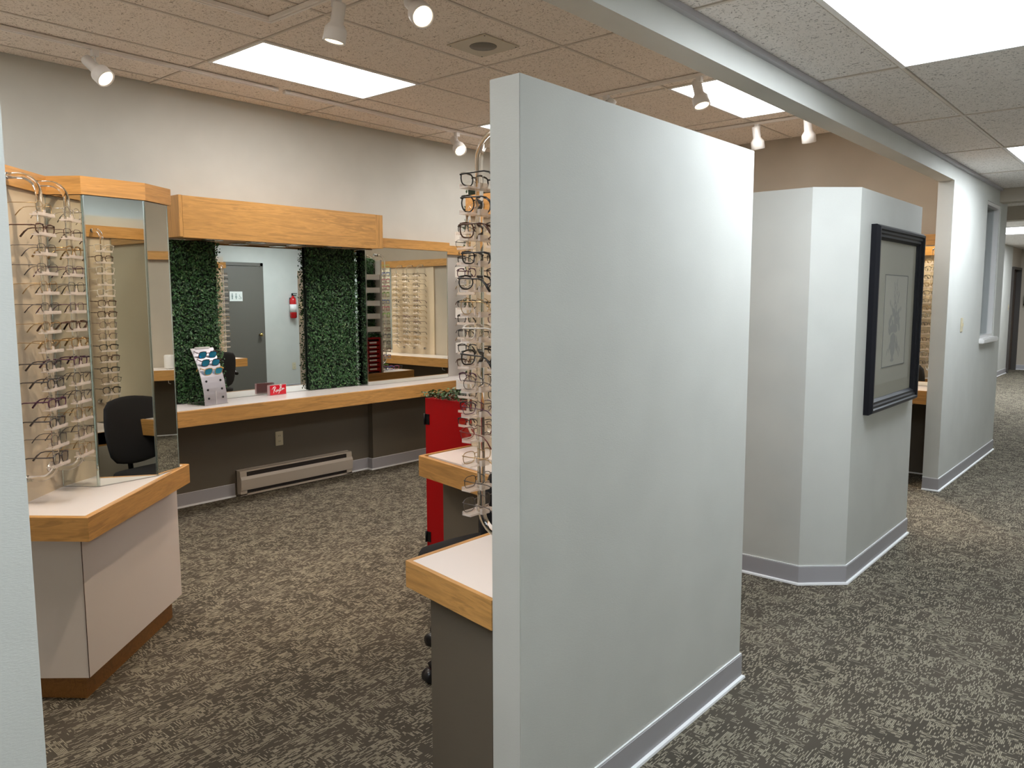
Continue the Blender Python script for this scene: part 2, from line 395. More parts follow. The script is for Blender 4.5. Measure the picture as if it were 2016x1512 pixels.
# ------------------------------------------------------------------ partitions
P1T = 2.055
mb = MB().box(1.512, 2.87, 1.27, 1.37, 0, P1T)
struct(mb.obj('partition', WALL, bev=.002), 'tall free standing grey partition in the foreground')
p2 = [(4.22, 1.295), (5.40, 1.295), (5.40, 1.395), (4.26, 1.395), (4.155, 1.51), (4.155, 2.7), (4.05, 2.7), (4.05, 1.48)]
struct(MB().prism(p2, 0, 2.065).obj('partition.001', WALL), 'second grey partition with chamfered corner and framed picture')
struct(MB().box(2.865, 2.965, 1.37, 2.72, 0, 1.90).obj('partition.002', WALLB), 'low return wall behind the foreground partition carrying eyewear rods')
struct(MB().box(6.37, 6.55, 1.61, 2.1, 0, 1.9).obj('partition.003', WALLB), 'short return wall on the shop side of the pillar')
# baseboards: profile outward
BP = [(0, 0), (.011, 0), (.011, .012), (.006, .018), (.006, .098), (0, .1)]
SP = [(.006, .001), (.019, .001), (.017, .009), (.006, .013)]
def baseboard(name, path, label, closed=False):
    o = MB().sweep(path, [(0, .001), (.007, .001), (.007, .097), (.003, .1), (0, .1)], closed).obj(name, BASEB); struct(o, label)
    MB().sweep(path, SP, closed).obj('shoe_strip', SHOE, o, 'white shoe strip')
    MB().sweep(path, [(0, .1), (.0055, .1), (.0055, .1035), (0, .1035)], closed).obj('cap_strip', SHOE, o, 'pale top line')
baseboard('baseboard_partition', [(1.512, 1.37), (1.512, 1.27), (2.87, 1.27), (2.87, 1.37)], 'lilac grey vinyl baseboard along the foreground partition')
baseboard('baseboard_partition.001', [(4.05, 2.7), (4.05, 1.48), (4.22, 1.295), (5.40, 1.295), (5.40, 1.395)], 'lilac grey vinyl baseboard around the chamfered partition')
baseboard('baseboard_pillar', [(6.76, 1.52), (6.76, 1.41), (9.02, 1.41)], 'lilac grey vinyl baseboard along the pillar wall')
baseboard('baseboard_near', [(-3, 1.30), (.403, 1.30), (.403, 1.41)], 'lilac grey vinyl baseboard on the near left wall')
baseboard('baseboard_corridor', [(9.0, -.4), (-3, -.4)], 'lilac grey baseboard on the opposite corridor wall')
baseboard('baseboard_far', [(9.12, 2.74), (18.45, 2.74)], 'lilac grey baseboard far down the corridor')
baseboard('baseboard_far_end', [(19.5, 2.74), (19.5, -1.5)], 'lilac grey baseboard across the far end wall')
baseboard('baseboard_back', [(-1.2, 5.495), (3.12, 5.495)], 'lilac grey baseboard under the long counter, left of the heater')
baseboard('baseboard_back.001', [(4.19, 5.495), (4.42, 5.495), (4.42, 5.43), (7.35, 5.43)], 'lilac grey baseboard under the long counter, right of the heater')
baseboard('baseboard_right', [(7.35, 5.43), (7.35, 1.52)], 'lilac grey baseboard on the beige end wall')
# dark dado under the counters
struct(B('wall_dado_back', TAUPE, -1.2, 4.43, 5.49, 5.5, 0, .70), 'dark taupe wall below the long counter')
struct(B('wall_dado_step', TAUPE, 4.43, 7.35, 5.43, 5.5, 0, .70), 'dark taupe stepped wall below the long counter')
struct(B('wall_dado_right', TAUPE, 7.34, 7.35, 1.52, 5.42, 0, .70), 'dark taupe wall below the side counter')

# ------------------------------------------------------------------ eyewear
def superell(a, b2, e, n_=18, droop=0.):
    out = []
    for k in range(n_):
        t = 2*math.pi*k/n_; c, s = math.cos(t), math.sin(t)
        x = a*math.copysign(abs(c)**(2/e), c); z = b2*math.copysign(abs(s)**(2/e), s)
        if z < 0: x *= 1-droop*(-z/b2)
        out.append((x, z))
    return out
SHAPES = {'rectangular': (.0255, .0165, 3.2, .10), 'round': (.0235, .0225, 2.1, .05), 'square': (.0255, .0205, 3.0, .12), 'oval': (.0255, .0185, 2.2, .05), 'cat eye': (.0265, .0195, 2.6, .2)}
FCOL = {'black': ((.01, .01, .011), .3, .0), 'tortoiseshell': ((.07, .025, .012), .3, .0), 'gunmetal': ((.11, .10, .10), .35, .9), 'gold': ((.45, .30, .14), .3, .9), 'dark purple': ((.07, .015, .05), .3, .1), 'dark red': ((.13, .012, .015), .3, .1), 'clear': ((.72, .66, .58), .25, .0), 'navy': ((.015, .02, .07), .3, .1), 'silver': ((.5, .48, .46), .25, .9), 'bright green': ((.2, .5, .05), .4, .0), 'bright pink': ((.6, .08, .2), .4, .0), 'blue': ((.03, .12, .5), .4, .0)}
FM = {k: mat(k + ' eyewear frame', *v) for k, v in FCOL.items()}
TIPM = mat('dark temple tip', (.02, .012, .013), .4)
g_meshes = {}
def glasses_meshes(shape, thick):
    k = (shape, thick)
    if k in g_meshes: return g_meshes[k]
    a, b2, e, dr = SHAPES[shape]; rr = .0021 if thick else .0011
    seg = 5
    mb = MB(); cx = a+.009
    for s in (-1, 1):
        pts = [(0-.0015*abs(x)/a, s*(cx+x*s*1), z) for x, z in superell(a, b2, e, 18, dr)]
        mb.tube(pts, rr, seg, closed=True)
        mb.tube([(0, s*(cx+a*.97), b2*.55), (-.004, s*(cx+a+.006), b2*.6), (-.012, s*(cx+a+.008), b2*.6)], rr*1.15, seg)
    mb.tube([(0, -.0105, b2*.35), (.001, -.005, b2*.55), (.001, .005, b2*.55), (0, .0105, b2*.35)], rr*1.1, seg)
    if thick:
        for s in (-1, 1): mb.tube([(0.0005, s*(cx-a*.8), b2*.93), (.0005, s*(cx), b2*1.02), (0.0005, s*(cx+a*.9), b2*.8)], rr*1.25, seg)
    fr = mb.mesh('frame_front')
    ls = {}
    for s in (-1, 1):
        bm = bmesh.new(); pts = superell(a*.98, b2*.98, e, 18, dr)
        bm.faces.new([bm.verts.new((-.0012, s*(cx+x*s), z)) for x, z in pts]); bm.normal_update()
        me = bpy.data.meshes.new('lens'); bm.to_mesh(me); bm.free(); me.materials.append(LENS); ls[s] = me
    tp = {}
    y0 = cx+a+.008; z0 = b2*.6
    for s in (-1, 1):
        mb = MB()
        mb.tube([(-.010, s*y0, z0), (-.03, s*(y0+.001), z0), (-.085, s*(y0-.002), z0), (-.102, s*(y0-.004), z0-.004)], [rr*1.5, rr*1.1, rr, rr*1.1], seg)
        mb.tube([(-.101, s*(y0-.004), z0-.004), (-.113, s*(y0-.006), z0-.014), (-.128, s*(y0-.008), z0-.033)], [rr*1.2, rr*1.7, rr*1.9], seg, mi=1)
        tp[s] = mb.mesh('temple')
    g_meshes[k] = (fr, ls, tp); return g_meshes[k]
g_cache = {}
def eyewear_proto(shape, color, thick):
    key = (shape, color, thick)
    if key in g_cache: return g_cache[key]
    fr, ls, tp = glasses_meshes(shape, thick)
    def cp(me, ms):
        me = me.copy(); me.materials.clear()
        for x in ms: me.materials.append(x)
        return me
    d = (cp(fr, [FM[color]]), ls, {s: cp(tp[s], [FM[color], FM[color] if thick else TIPM]) for s in (-1, 1)})
    g_cache[key] = d; return d
def eyewear(loc, rz, shape, color, thick, label, group, tilt=0, name='eyeglasses'):
    fr, ls, tp = eyewear_proto(shape, color, thick)
    root = empty(name, loc, rz, label, 'eyeglasses', group); root.rotation_euler = (0, tilt, rz)
    link('frame_front', fr, None, root)
    for s in (-1, 1):
        link('lens', ls[s], None, root); link('temple', tp[s], None, root)
    return root

# ------------------------------------------------------------------ clear display rods
OFF = .135; PITCHR = .0705; Z0 = 1.815; NT = 14
def arc(c, r_, a0, a1, n_=7): return [(c[0]+r_*math.cos(R(a0+(a1-a0)*k/n_)), 0, c[1]+r_*math.sin(R(a0+(a1-a0)*k/n_))) for k in range(n_+1)]
rb = .065; ZT, ZB = 1.955, .845
pole_me = MB().tube([(-OFF+.012, 0, ZT)] + arc((-rb, ZT-rb), rb, 90, 0) + [(0, 0, 1.6), (0, 0, 1.2)] + arc((-rb, ZB+rb), rb, 0, -90) + [(-OFF+.012, 0, ZB)], .0115, 12).mesh('pole')
pole_me.materials.append(ACRY)
brk_me = MB().lathe([(.016, 0), (.016, .006), (.011, .008), (.011, .022), (.013, .024), (.013, .03)], 16, Matrix.Rotation(R(90), 4, 'Y')).mesh('bracket'); brk_me.materials.append(CHROME)
mb = MB(); mb.box(-.008, .024, -.055, .055, -.004, .001); mb.box(.020, .024, -.055, .055, .001, .008); mb.box(-.018, -.008, -.016, .016, -.004, .012); mb.box(.0125, .0155, -.008, .008, .001, .020)
tray_me = mb.mesh('tray'); tray_me.materials.append(TRAY)
STY_METAL = [('rectangular', 'gunmetal'), ('oval', 'gold'), ('rectangular', 'tortoiseshell'), ('square', 'gunmetal'), ('round', 'silver'), ('rectangular', 'dark purple'), ('oval', 'gunmetal'), ('square', 'gold')]
STY_PLAS = [('square', 'black'), ('round', 'black'), ('cat eye', 'black'), ('square', 'tortoiseshell'), ('rectangular', 'black'), ('round', 'dark purple'), ('square', 'clear'), ('oval', 'black')]
STY_KIDS = [('oval', 'blue'), ('square', 'bright pink'), ('oval', 'navy'), ('round', 'bright green'), ('rectangular', 'dark red'), ('square', 'dark purple'), ('oval', 'black')]
def rod(x, y, ang, where, styles, thick, group, skip=(), seed=0, zoff=0, forced=None):
    rnd = random.Random(seed)
    root = empty('display_rod', (x, y, 0), ang, 'clear acrylic eyewear rod with small trays, ' + where, 'display rod', group)
    link('pole', pole_me, None, root)
    link('bracket', brk_me, None, root, (-OFF, 0, ZT)); link('bracket', brk_me, None, root, (-OFF, 0, ZB))
    ca, sa = math.cos(ang), math.sin(ang)
    for k in range(NT):
        z = Z0-k*PITCHR+zoff
        o = link('tray', tray_me, None, root, (0, 0, z)); o.rotation_euler = (0, 0, rnd.uniform(-.05, .05))
        if k in skip: continue
        sh, co = styles[rnd.randrange(len(styles))]
        th = thick if isinstance(thick, bool) else rnd.random() < thick
        if forced and k in forced: sh, co, th = forced[k]
        d = .0165; b2 = SHAPES[sh][1]
        rz = ang+rnd.uniform(-.09, .09)
        dy = rnd.uniform(-.004, .004)
        eyewear((x+ca*d-sa*dy, y+sa*d+ca*dy, z+b2+.0045), rz, sh, co, th, '%s %s %s glasses on %s tray, %s' % ('thick' if th else 'thin', co, sh, ORD[k], where.replace('the ', '', 1)), 'eyeglasses on ' + where.replace('the ', '', 1), tilt=rnd.uniform(-.05, .02))
    return root

# ------------------------------------------------------------------ generic shop fittings
def band_counter(name, label, poly, z, M_edge, front, th=.1, cat='counter', parts=(), overhang=0, lam=LAM):
    """poly: plan outline; front: list of points (open path, outward to its right) that gets the oak edge"""
    root = empty(name, (poly[0][0], poly[0][1], 0), 0, label, cat)
    def add(o): o.location = -root.location; o.parent = root; return o
    add(MB().prism(poly, z-th+.01, z).obj('counter_top', lam))
    add(MB().sweep(front, [(0, z-th), (.019, z-th), (.019, z-.002), (.016, z+.001), (0, z+.001)], mi='seg').obj('edge_band', oak_along(front)))
    root['_'] = 0; del root['_']
    return root, add

# ---- A: corner display cabinet on the left
Mp = [(1.035, 3.316), (1.214, 3.486), (1.305, 3.364), (1.552, 3.377), (1.695, 3.470)]
u = Vector((.7226, .6913)); nn = Vector((.6913, -.7226))
P0 = Vector(Mp[0])-u*.26; P0 = (P0.x, P0.y)
ZA = .745; CT0, CT1 = 1.925, 1.996
F0, F1, F2 = (.80, 3.298), (1.087, 2.936), (1.741, 3.513)
G = (1.46, 3.83)
A, addA = band_counter('display_cabinet', 'corner eyewear display cabinet with oak trim, mirrors and white base at left', [F0, F1, F2, G, (1.15, 3.75)], ZA, OAKX, [F0, F1, F2, G], .088, 'display cabinet')
core = [P0, Mp[1], Mp[2], Mp[3], Mp[4], (1.44, 3.80), (1.15, 3.74), (P0[0]-.05, P0[1]+.12)]
def inset(poly, d):
    c = Vector((sum(p[0] for p in poly)/len(poly), sum(p[1] for p in poly)/len(poly)))
    return [tuple(c+(Vector(p)-c)*(1-d/(Vector(p)-c).length)) for p in poly]
addA(MB().prism([(p[0]-nn.x*.004, p[1]-nn.y*.004) for p in inset(core, .006)], ZA, CT0+.02).obj('back_panel', PANEL, label='cream back panel'))
addA(MB().sweep([P0, Mp[1], Mp[2], Mp[3], Mp[4], (1.44, 3.80)], [(-.02, CT0), (.016, CT0), (.016, CT1), (-.02, CT1)], mi='seg').obj('crown_band', oak_along([P0, Mp[1], Mp[2], Mp[3], Mp[4], (1.44, 3.80)]), label='oak crown band'))
def mirror_plate(a, b2, z0, z1, add, name='mirror', edge=True, out=.006):
    a, b2 = Vector(a), Vector(b2); d = (b2-a).normalized(); n_ = Vector((d.y, -d.x))
    q = lambda p, o: (p[0]+n_.x*o, p[1]+n_.y*o)
    add(MB().prism([q(a, 0), q(b2, 0), q(b2, out), q(a, out)], z0+.002, z1-.002).obj(name, MIRROR))
    if edge:
        e = .0045
        mb = MB(); mb.prism([q(a, out-.001), q(a+d*e, out-.001), q(a+d*e, out+.0012), q(a, out+.0012)], z0+.002, z1-.002)
        mb.prism([q(b2-d*e, out-.001), q(b2, out-.001), q(b2, out+.0012), q(b2-d*e, out+.0012)], z0+.002, z1-.002)
        add(mb.obj('mirror_edge', MEDGE, label='bevelled mirror edge'))
for i in (1, 2, 3): mirror_plate(Mp[i], Mp[i+1], ZA, CT0, addA)
base = [(.86, 3.32), (1.106, 3.040), (1.741, 3.592), (1.47, 3.90), (1.15, 3.80)]
addA(MB().prism(base, .1, ZA-.086).obj('base_panel', LAMP, label='pale laminate base panel'))
addA(MB().prism([(.90, 3.36), (1.112, 3.092), (1.693, 3.597), (1.45, 3.86), (1.15, 3.78)], 0, .1).obj('kick_board', OAKD, label='dark oak kick board'))
addA(MB().tube([(1.1045, 3.0375, .1), (1.1045, 3.0375, ZA-.09)], .0015, 6).obj('corner_joint', mat('dark joint line', (.12, .07, .05), .8)))  # thin dark brown line down the base corner joint
def on_panel(h, off=OFF):
    # point on the rod line in front of the cream panel whose plan direction hits column h (pixels)
    d = math.atan2(1008-h, F_PX)+YAW
    dv = Vector((math.cos(d), math.sin(d))); a = Vector(Mp[0]); t = (off+a.dot(nn))/dv.dot(nn); return dv*t
angA = math.atan2(nn.y, nn.x)
r1, r2p = on_panel(96), on_panel(149)
rod(r1.x, r1.y, angA, 'the left cabinet rod nearest the wall edge', STY_METAL, .25, 'rods on the left corner cabinet', seed=11)
rod(r2p.x, r2p.y, angA, 'the left cabinet rod beside the mirrors', STY_METAL, .2, 'rods on the left corner cabinet', seed=23)

# ---- B: long back counter
Cz = .765
ct, addc = band_counter('long_counter', 'long white topped counter with oak edge along the back wall', [(-1.2, 5.10), (6.95, 5.10), (6.95, 1.56), (7.335, 1.56), (7.335, 5.42), (4.335, 5.42), (4.335, 5.478), (-1.2, 5.478)], Cz, OAKX, [(-1.2, 5.09), (6.93, 5.09)], .108, 'counter')
addc(MB().sweep([(6.94, 5.09), (6.94, 1.56)], [(0, Cz-.108), (.019, Cz-.108), (.019, Cz), (0, Cz)]).obj('edge_band', OAKY))
# header valance
hd = empty('light_valance', (2.64, 5.22, 0), 0, 'deep oak light valance box over the hedge framed mirror', 'valance')
def adder(root):
    def add(o): o.location = -root.location; o.parent = root; return o
    return add
ah = adder(hd)
ah(MB().box(2.655, 4.32, 5.20, 5.22, 1.93, 2.21).obj('front_board', OAKX))
ah(B('end_board', OAKZ, 4.322, 4.40, 5.205, 5.495, 1.935, 2.21)); ah(B('end_board', OAKZ, 2.63, 2.653, 5.20, 5.495, 1.935, 2.212))
ah(B('bottom_board', OAKX, 2.653, 4.322, 5.22, 5.495, 1.94, 1.955))
ah(B('top_board', OAKX, 2.653, 4.322, 5.22, 5.495, 2.19, 2.205))
for i in range(4):
    ah(MB().lathe([(.045, 0), (.075, 0), (.075, .008), (.045, .008)], 24, Matrix.Translation((2.95+.35*i, 5.36, 1.931))).obj('downlight_ring', CHROME))
    ah(MB().lathe([(.002, 0), (.046, 0), (.046, .004), (.002, .004)], 24, Matrix.Translation((2.95+.35*i, 5.36, 1.934))).obj('unlit_lamp', BLACKP))
# main mirror
MIRROT = 0.0
mm = empty('large_mirror', (3.5, 5.488, 0), 0, 'large frameless wall mirror between the two hedge panels', 'mirror')
am = adder(mm)
am(MB().box(2.62, 4.322, 5.480, 5.486, Cz+.002, 1.94).obj('mirror_glass', MIRROR))
am(MB().box(4.322, 4.332, 5.352, 5.480, Cz+.002, 1.94).obj('mirror_return', MIRROR, label='narrow mirror on the side of the step'))
am(MB().box(4.3205, 4.334, 5.349, 5.354, Cz+.002, 1.94).obj('mirror_edge', MEDGE))
# right mirror unit + crown
mr = empty('mirror_unit', (4.9, 5.36, 0), 0, 'mirror panel with oak crown right of the hedge panels', 'mirror')
ar = adder(mr)
ar(B('back_board', PANELG, 4.333, 5.30, 5.358, 5.43, Cz, 1.928))
ar(B('mirror_glass', MIRROR, 4.334, 5.30, 5.352, 5.358, Cz+.002, 1.928))
ar(B('mirror_glass', MIRROR, 4.402, 5.30, 5.352, 5.358, 1.928, 1.955))
ar(B('crown_band', OAKX, 4.402, 5.31, 5.325, 5.5, 1.955, 2.035, label='oak crown band'))
ar(B('mirror_edge', MEDGE, 5.298, 5.304, 5.350, 5.36, Cz+.002, 1.955))
# grey panel with rods at right of back wall
gp = empty('display_board', (5.9, 5.4, 0), 0, 'grey eyewear wall panel with oak crown at the back corner', 'display panel')
ag = adder(gp)
ag(B('back_board', PANELG, 5.306, 7.3, 5.408, 5.43, Cz, 1.93)); ag(B('crown_band', OAKX, 5.31, 7.3, 5.385, 5.5, 1.93, 2.015, label='oak crown band'))
for i, x in enumerate((5.50, 5.69, 5.88)):
    rod(x, 5.408-OFF, R(-90), 'the back wall %s rod from mirror' % ['first', 'second', 'third'][i], STY_METAL, .35, 'rods on the grey back wall panel', seed=40+i)

# hedges
def leaf_mesh(n_, sx, sy, depth, size, seed, hole=None):
    rnd = random.Random(seed); V = []; Fs = []; Mi = []
    for i in range(n_):
        x = rnd.uniform(-sx/2, sx/2); z = rnd.uniform(-sy/2, sy/2)
        if abs(x) > sx/2-.015: x += rnd.uniform(-.014, .014)
        y = -rnd.uniform(0, depth)**1.0
        nrm = Vector((rnd.gauss(0, .55), -1, rnd.gauss(.25, .55))).normalized()
        t = nrm.orthogonal().normalized(); t = Matrix.Rotation(rnd.uniform(0, 6.28), 3, nrm) @ t; bt = nrm.cross(t)
        s = size*rnd.uniform(.7, 1.25); c = Vector((x, y, z)); k = len(V)
        V += [c-t*s, c+bt*s*.5+nrm*s*.12, c+t*s, c-bt*s*.5+nrm*s*.12]; Fs.append((k, k+1, k+2)); Fs.append((k, k+2, k+3))
        q = rnd.random(); mi = 0 if q < .5 else (1 if q < .92 else 2); Mi += [mi, mi]
    me = bpy.data.meshes.new('leaves'); me.from_pydata([tuple(v) for v in V], [], Fs)
    for x in LEAFS: me.materials.append(x)
    for p, mi in zip(me.polygons, Mi): p.material_index = mi
    return me
def hedge(x0, x1, y, z0, z1, label, seed, n_=5200, group='artificial hedge panels'):
    root = empty('hedge_panel', ((x0+x1)/2, y, (z0+z1)/2), 0, label, 'hedge panel', group)
    B('backing', LEAFB, -(x1-x0)/2+.01, (x1-x0)/2-.01, 0, .02, -(z1-z0)/2+.002, (z1-z0)/2, root)
    o = link('foliage', leaf_mesh(n_, x1-x0, z1-z0-.01, .045, .0105, seed), None, root); o['kind'] = 'stuff'
    return root
hedge(2.665, 3.03, 5.455, Cz+.003, 1.93, 'dark green artificial boxwood panel behind the sunglasses stand', 3)
hedge(3.79, 4.30, 5.455, Cz+.003, 1.93, 'dark green artificial boxwood panel right of the large mirror', 4, 6500)

# wall plate, heater
def outlet(x, y, z, rz, label, cat='outlet', toggle=False, name='power_outlet'):
    root = empty(name, (x, y, z), rz, label, cat)
    MB().box(-.035, .035, -.006, 0, -.057, .057).obj('cover_plate', IVORY, root, bev=.002)
    if toggle: MB().box(-.006, .006, -.016, -.006, -.012, .012).obj('toggle', IVORY, root)
    else:
        for dz in (-.022, .022):
            MB().box(-.016, .016, -.008, -.006, dz-.014, dz+.014).obj('socket', IVORY, root)
            MB().box(-.008, -.005, -.0086, -.008, dz-.005, dz+.005).box(.005, .008, -.0086, -.008, dz-.005, dz+.005).obj('slot', BLACKP, root)
    return root
outlet(3.52, 5.49, .40, 0, 'ivory power outlet on the dark wall above the heater')
outlet(7.28, 1.41, 1.29, 0, 'ivory light switch on the pale pillar wall', 'light switch', True, 'light_switch')
H = empty('baseboard_heater', (3.13, 5.49, 0), 0, 'beige electric baseboard heater under the long counter', 'heater')
W_ = 1.06
MB().box(0, W_, -.012, 0, .02, .205).obj('back_plate', BEIGEM, H)
MB().box(0, W_, -.062, 0, .190, .202).obj('top_cover', BEIGEM, H)
MB().box(.055, W_-.055, -.060, -.012, .03, .185).obj('element', mat('dark fins', (.03, .022, .018), .6, .3), H)
for x in (0, W_-.055): MB().box(x, x+.055, -.064, -.001, .012, .190).obj('end_cap', BEIGEM, H)
mbh = MB(); prof = [(.0, .052), (-.004, .135), (-.010, .150)]
mbh.bm.free(); mbh = MB()
v = [mbh.bm.verts.new(p) for p in ((0, -.073, .052), (W_, -.073, .052), (W_, -.080, .135), (0, -.080, .135), (0, -.069, .158), (W_, -.069, .158), (0, -.068, .05), (W_, -.068, .05), (W_, -.064, .156), (0, -.064, .156))]
for f in ((0, 1, 2, 3), (3, 2, 5, 4), (6, 9, 8, 7), (0, 6, 7, 1), (4, 5, 8, 9), (0, 3, 4, 9, 6), (1, 7, 8, 5, 2)): mbh.bm.faces.new([v[i] for i in f])
mbh.obj('front_panel', BEIGEM, H)
MB().box(0, W_, -.064, -.02, .008, .022).obj('bottom_rail', BEIGEM, H)

# ---- sunglasses stand + sign on the counter
S = empty('sunglasses_stand', (2.85, 5.22, Cz+.001), R(12), 'silver curved metal stand holding mirrored sunglasses', 'sunglasses stand')
mb = MB(); n_ = 10; wS = .098
def sc_(t):
    z = .40*t; return (.125*t*t, z)   # leans back towards the top
front = []; back = []
for k in range(n_+1):
    y_, z_ = sc_(k/n_); front.append((y_, z_)); back.append((y_+.004, z_))
loop = front+back[::-1]
lo = [mb.bm.verts.new((-wS, y_, z_)) for y_, z_ in loop]; hi = [mb.bm.verts.new((wS, y_, z_)) for y_, z_ in loop]
for k in range(len(loop)): mb.bm.faces.new((lo[k], lo[(k+1) % len(loop)], hi[(k+1) % len(loop)], hi[k]))
for k in range(n_):
    for L_ in (lo, hi): mb.bm.faces.new((L_[k], L_[k+1], L_[2*n_-k], L_[2*n_+1-k]))
mb.obj('face_plate', mat('satin silver sheet', (.52, .50, .54), .3, .7), S)
MB().box(-wS, wS, -.01, .19, 0, .003).obj('foot_plate', CHROME, S)
MB().box(-wS+.04, wS-.035, .118, .132, .396, .408).obj('top_clip', WHITEM, S)
MB().box(-.0015, .0015, -.0025, -.0005, .005, .10).obj('centre_line', WHITEM, S)
for z in (.05, .11, .17):
    for sx in (-1, 1):
        y_, _ = sc_(z/.40); MB().lathe([(.008, 0), (.008, .004), (.005, .005)], 14, Matrix.Translation((sx*.062, y_, z)) @ Matrix.Rotation(R(90), 4, 'X')).obj('peg', BLACKP, S)
BLUEL = mat('blue mirrored lens', (.06, .55, .95), .15, .6); BRN = mat('dark brown acetate', (.05, .012, .012), .3); YEL = mat('honey acetate', (.55, .33, .08), .3)
for i, (z, m_, l) in enumerate(((.355, BRN, 'brown rimmed sunglasses with turquoise lenses, topmost on the stand'), (.300, BRN, 'brown rimmed sunglasses with blue lenses, middle pair on the stand'), (.240, YEL, 'honey coloured sunglasses with blue lenses, lowest pair on the stand'))):
    y_, _ = sc_(z/.40); fr, ls, tp = glasses_meshes('square', True)
    base_ = Matrix.Translation(S.location) @ Matrix.Rotation(R(12), 4, 'Z')
    p = base_ @ Vector((.008, y_-.022, z-.002))
    g = empty('sunglasses', p, R(12-90), l, 'sunglasses', 'sunglasses on the silver stand'); g.rotation_euler = (0, R(18), R(12-90)); g.scale = (.62, 1.3, 1.25)
    f2 = fr.copy(); f2.materials.clear(); f2.materials.append(m_); link('frame_front', f2, None, g)
    for s in (-1, 1):
        l2 = ls[s].copy(); l2.materials.clear(); l2.materials.append(BLUEL); link('lens', l2, None, g, label='blue mirrored lens')
        t2 = tp[s].copy(); t2.materials.clear(); t2.materials.append(m_); t2.materials.append(BRN); link('temple', t2, None, g)
# red sign block with white script
Q = empty('brand_sign', (3.455, 5.38, Cz+.001), R(2), 'small red acrylic sign block with white script reading Ray-Ban', 'sign')
MB().box(-.078, .078, 0, .028, 0, .082).obj('block', frosted('sign acrylic', (.9, .62, .64), .5), Q, bev=.002)
MB().box(-.072, .072, -.0035, -.0005, .004, .078).obj('red_face', mat('glossy red', (.62, .003, .018), .2), Q)
WS = mat('white script paint', (.9, .86, .86), .5)
def stroke(pts): return [(-.056+.112*x, -.0048, .010+.060*yy+.018*x) for x, yy in pts]
mb = MB()
for st in ([(0, .62), (.1, .86), (.22, .92), (.30, .78), (.24, .58), (.14, .5)], [(.17, .86), (.16, .5), (.12, .1)], [(.16, .5), (.26, .3), (.34, .12)],
           [(.44, .38), (.38, .42), (.34, .3), (.38, .18), (.46, .34), (.46, .2), (.5, .22)], [(.5, .42), (.52, .26), (.58, .24), (.62, .42), (.58, .05), (.52, -.12)],
           [(.60, .5), (.66, .52)], [(.68, .95), (.67, .5), (.66, .1)], [(.62, .82), (.72, .98), (.79, .86), (.73, .64), (.68, .58)], [(.70, .58), (.79, .5), (.78, .26), (.68, .18)],
           [(.86, .42), (.80, .38), (.82, .22), (.88, .36), (.89, .24), (.91, .4), (.95, .42), (.96, .28), (1.0, .34)]):
    mb.tube(stroke(st), .0022, 5)
mb.obj('script_lettering', WS, Q, 'white script lettering')

# ---- C: booth behind the foreground partition
C1, addC1 = band_counter('booth_counter', 'white topped booth counter with oak edge beside the foreground partition', [(1.511, 1.373), (1.585, 1.795), (2.34, 1.795), (2.34, 1.373)], .703, OAKX, [(2.34, 1.795), (1.583, 1.795), (1.510, 1.371)][::-1], .083, 'counter')
# outward side of the edge must face away from the partition
addC1(MB().prism([(1.545, 1.40), (1.625, 1.73), (1.68, 1.73), (1.60, 1.40)], 0, .62).obj('support_panel', TAUPE, label='dark taupe support panel'))
bk = empty('display_board', (2.2, 1.39, 0), 0, 'booth back of cream board, mirror and oak crown on the foreground partition', 'display panel')
ab = adder(bk)
ab(B('back_board', PANEL, 1.54, 2.86, 1.371, 1.383,   .706, 1.93)); ab(B('crown_band', OAKX, 1.64, 2.84, 1.37, 1.405, 1.915, 1.99, label='oak crown band'))
ab(B('mirror_glass', MIRROR, 2.49, 2.84, 1.3835, 1.389, .712, 1.912)); ab(MB().box(2.485, 2.491, 1.383, 1.392, .712, 1.912).box(2.839, 2.845, 1.383, 1.392, .712, 1.912).obj('mirror_edge', MEDGE))
FR = {0: ('rectangular', 'black', True), 1: ('round', 'black', True), 3: ('rectangular', 'black', True), 5: ('round', 'gold', False), 6: ('square', 'clear', True), 8: ('oval', 'gunmetal', False), 9: ('rectangular', 'dark purple', False), 10: ('rectangular', 'dark red', False), 11: ('rectangular', 'gold', False), 12: ('rectangular', 'black', False), 13: ('square', 'gunmetal', False)}
rod(1.632, 1.518, R(90), 'the front booth rod at the partition end', STY_PLAS, .7, 'rods on the foreground partition', seed=5, forced=FR)
rod(1.80, 1.518, R(90), 'the second booth rod behind the partition', STY_PLAS, .7, 'rods on the foreground partition', seed=6)
rod(2.36, 1.518, R(90), 'the third booth rod behind the partition', STY_PLAS, .6, 'rods on the foreground partition', seed=8)
rod(2.17, 1.518, R(90), 'the booth rod between second and third', STY_PLAS, .6, 'rods on the foreground partition', seed=9)
# return wall unit
C2, addC2 = band_counter('return_counter', 'white topped counter with oak edge in front of the red cabinet', [(2.55, 2.715), (2.865, 2.715), (2.865, 1.82), (2.36, 1.82)], .768, OAKX, [(2.345, 1.82), (2.532, 2.728), (2.865, 2.728)][::-1], .098, 'counter')
addC2(MB().prism([(2.63, 2.70), (2.80, 2.70), (2.80, 2.40), (2.56, 2.40)], 0, .67).obj('support_panel', TAUPE, label='taupe support panel'))
rw = empty('display_board', (2.85, 2.2, 0), 0, 'cream eyewear board with oak crown on the low return wall', 'display panel')
arw = adder(rw)
arw(B('back_board', PANEL, 2.853, 2.865, 1.42, 2.72, .77, 1.92)); arw(B('crown_band', OAKY, 2.82, 2.864, 1.42, 2.715, 1.91, 2.01, label='oak crown band'))
rod(2.853-OFF, 2.60, R(180), 'the return wall rod by red cabinet', STY_PLAS, .8, 'rods on the return wall', seed=15)
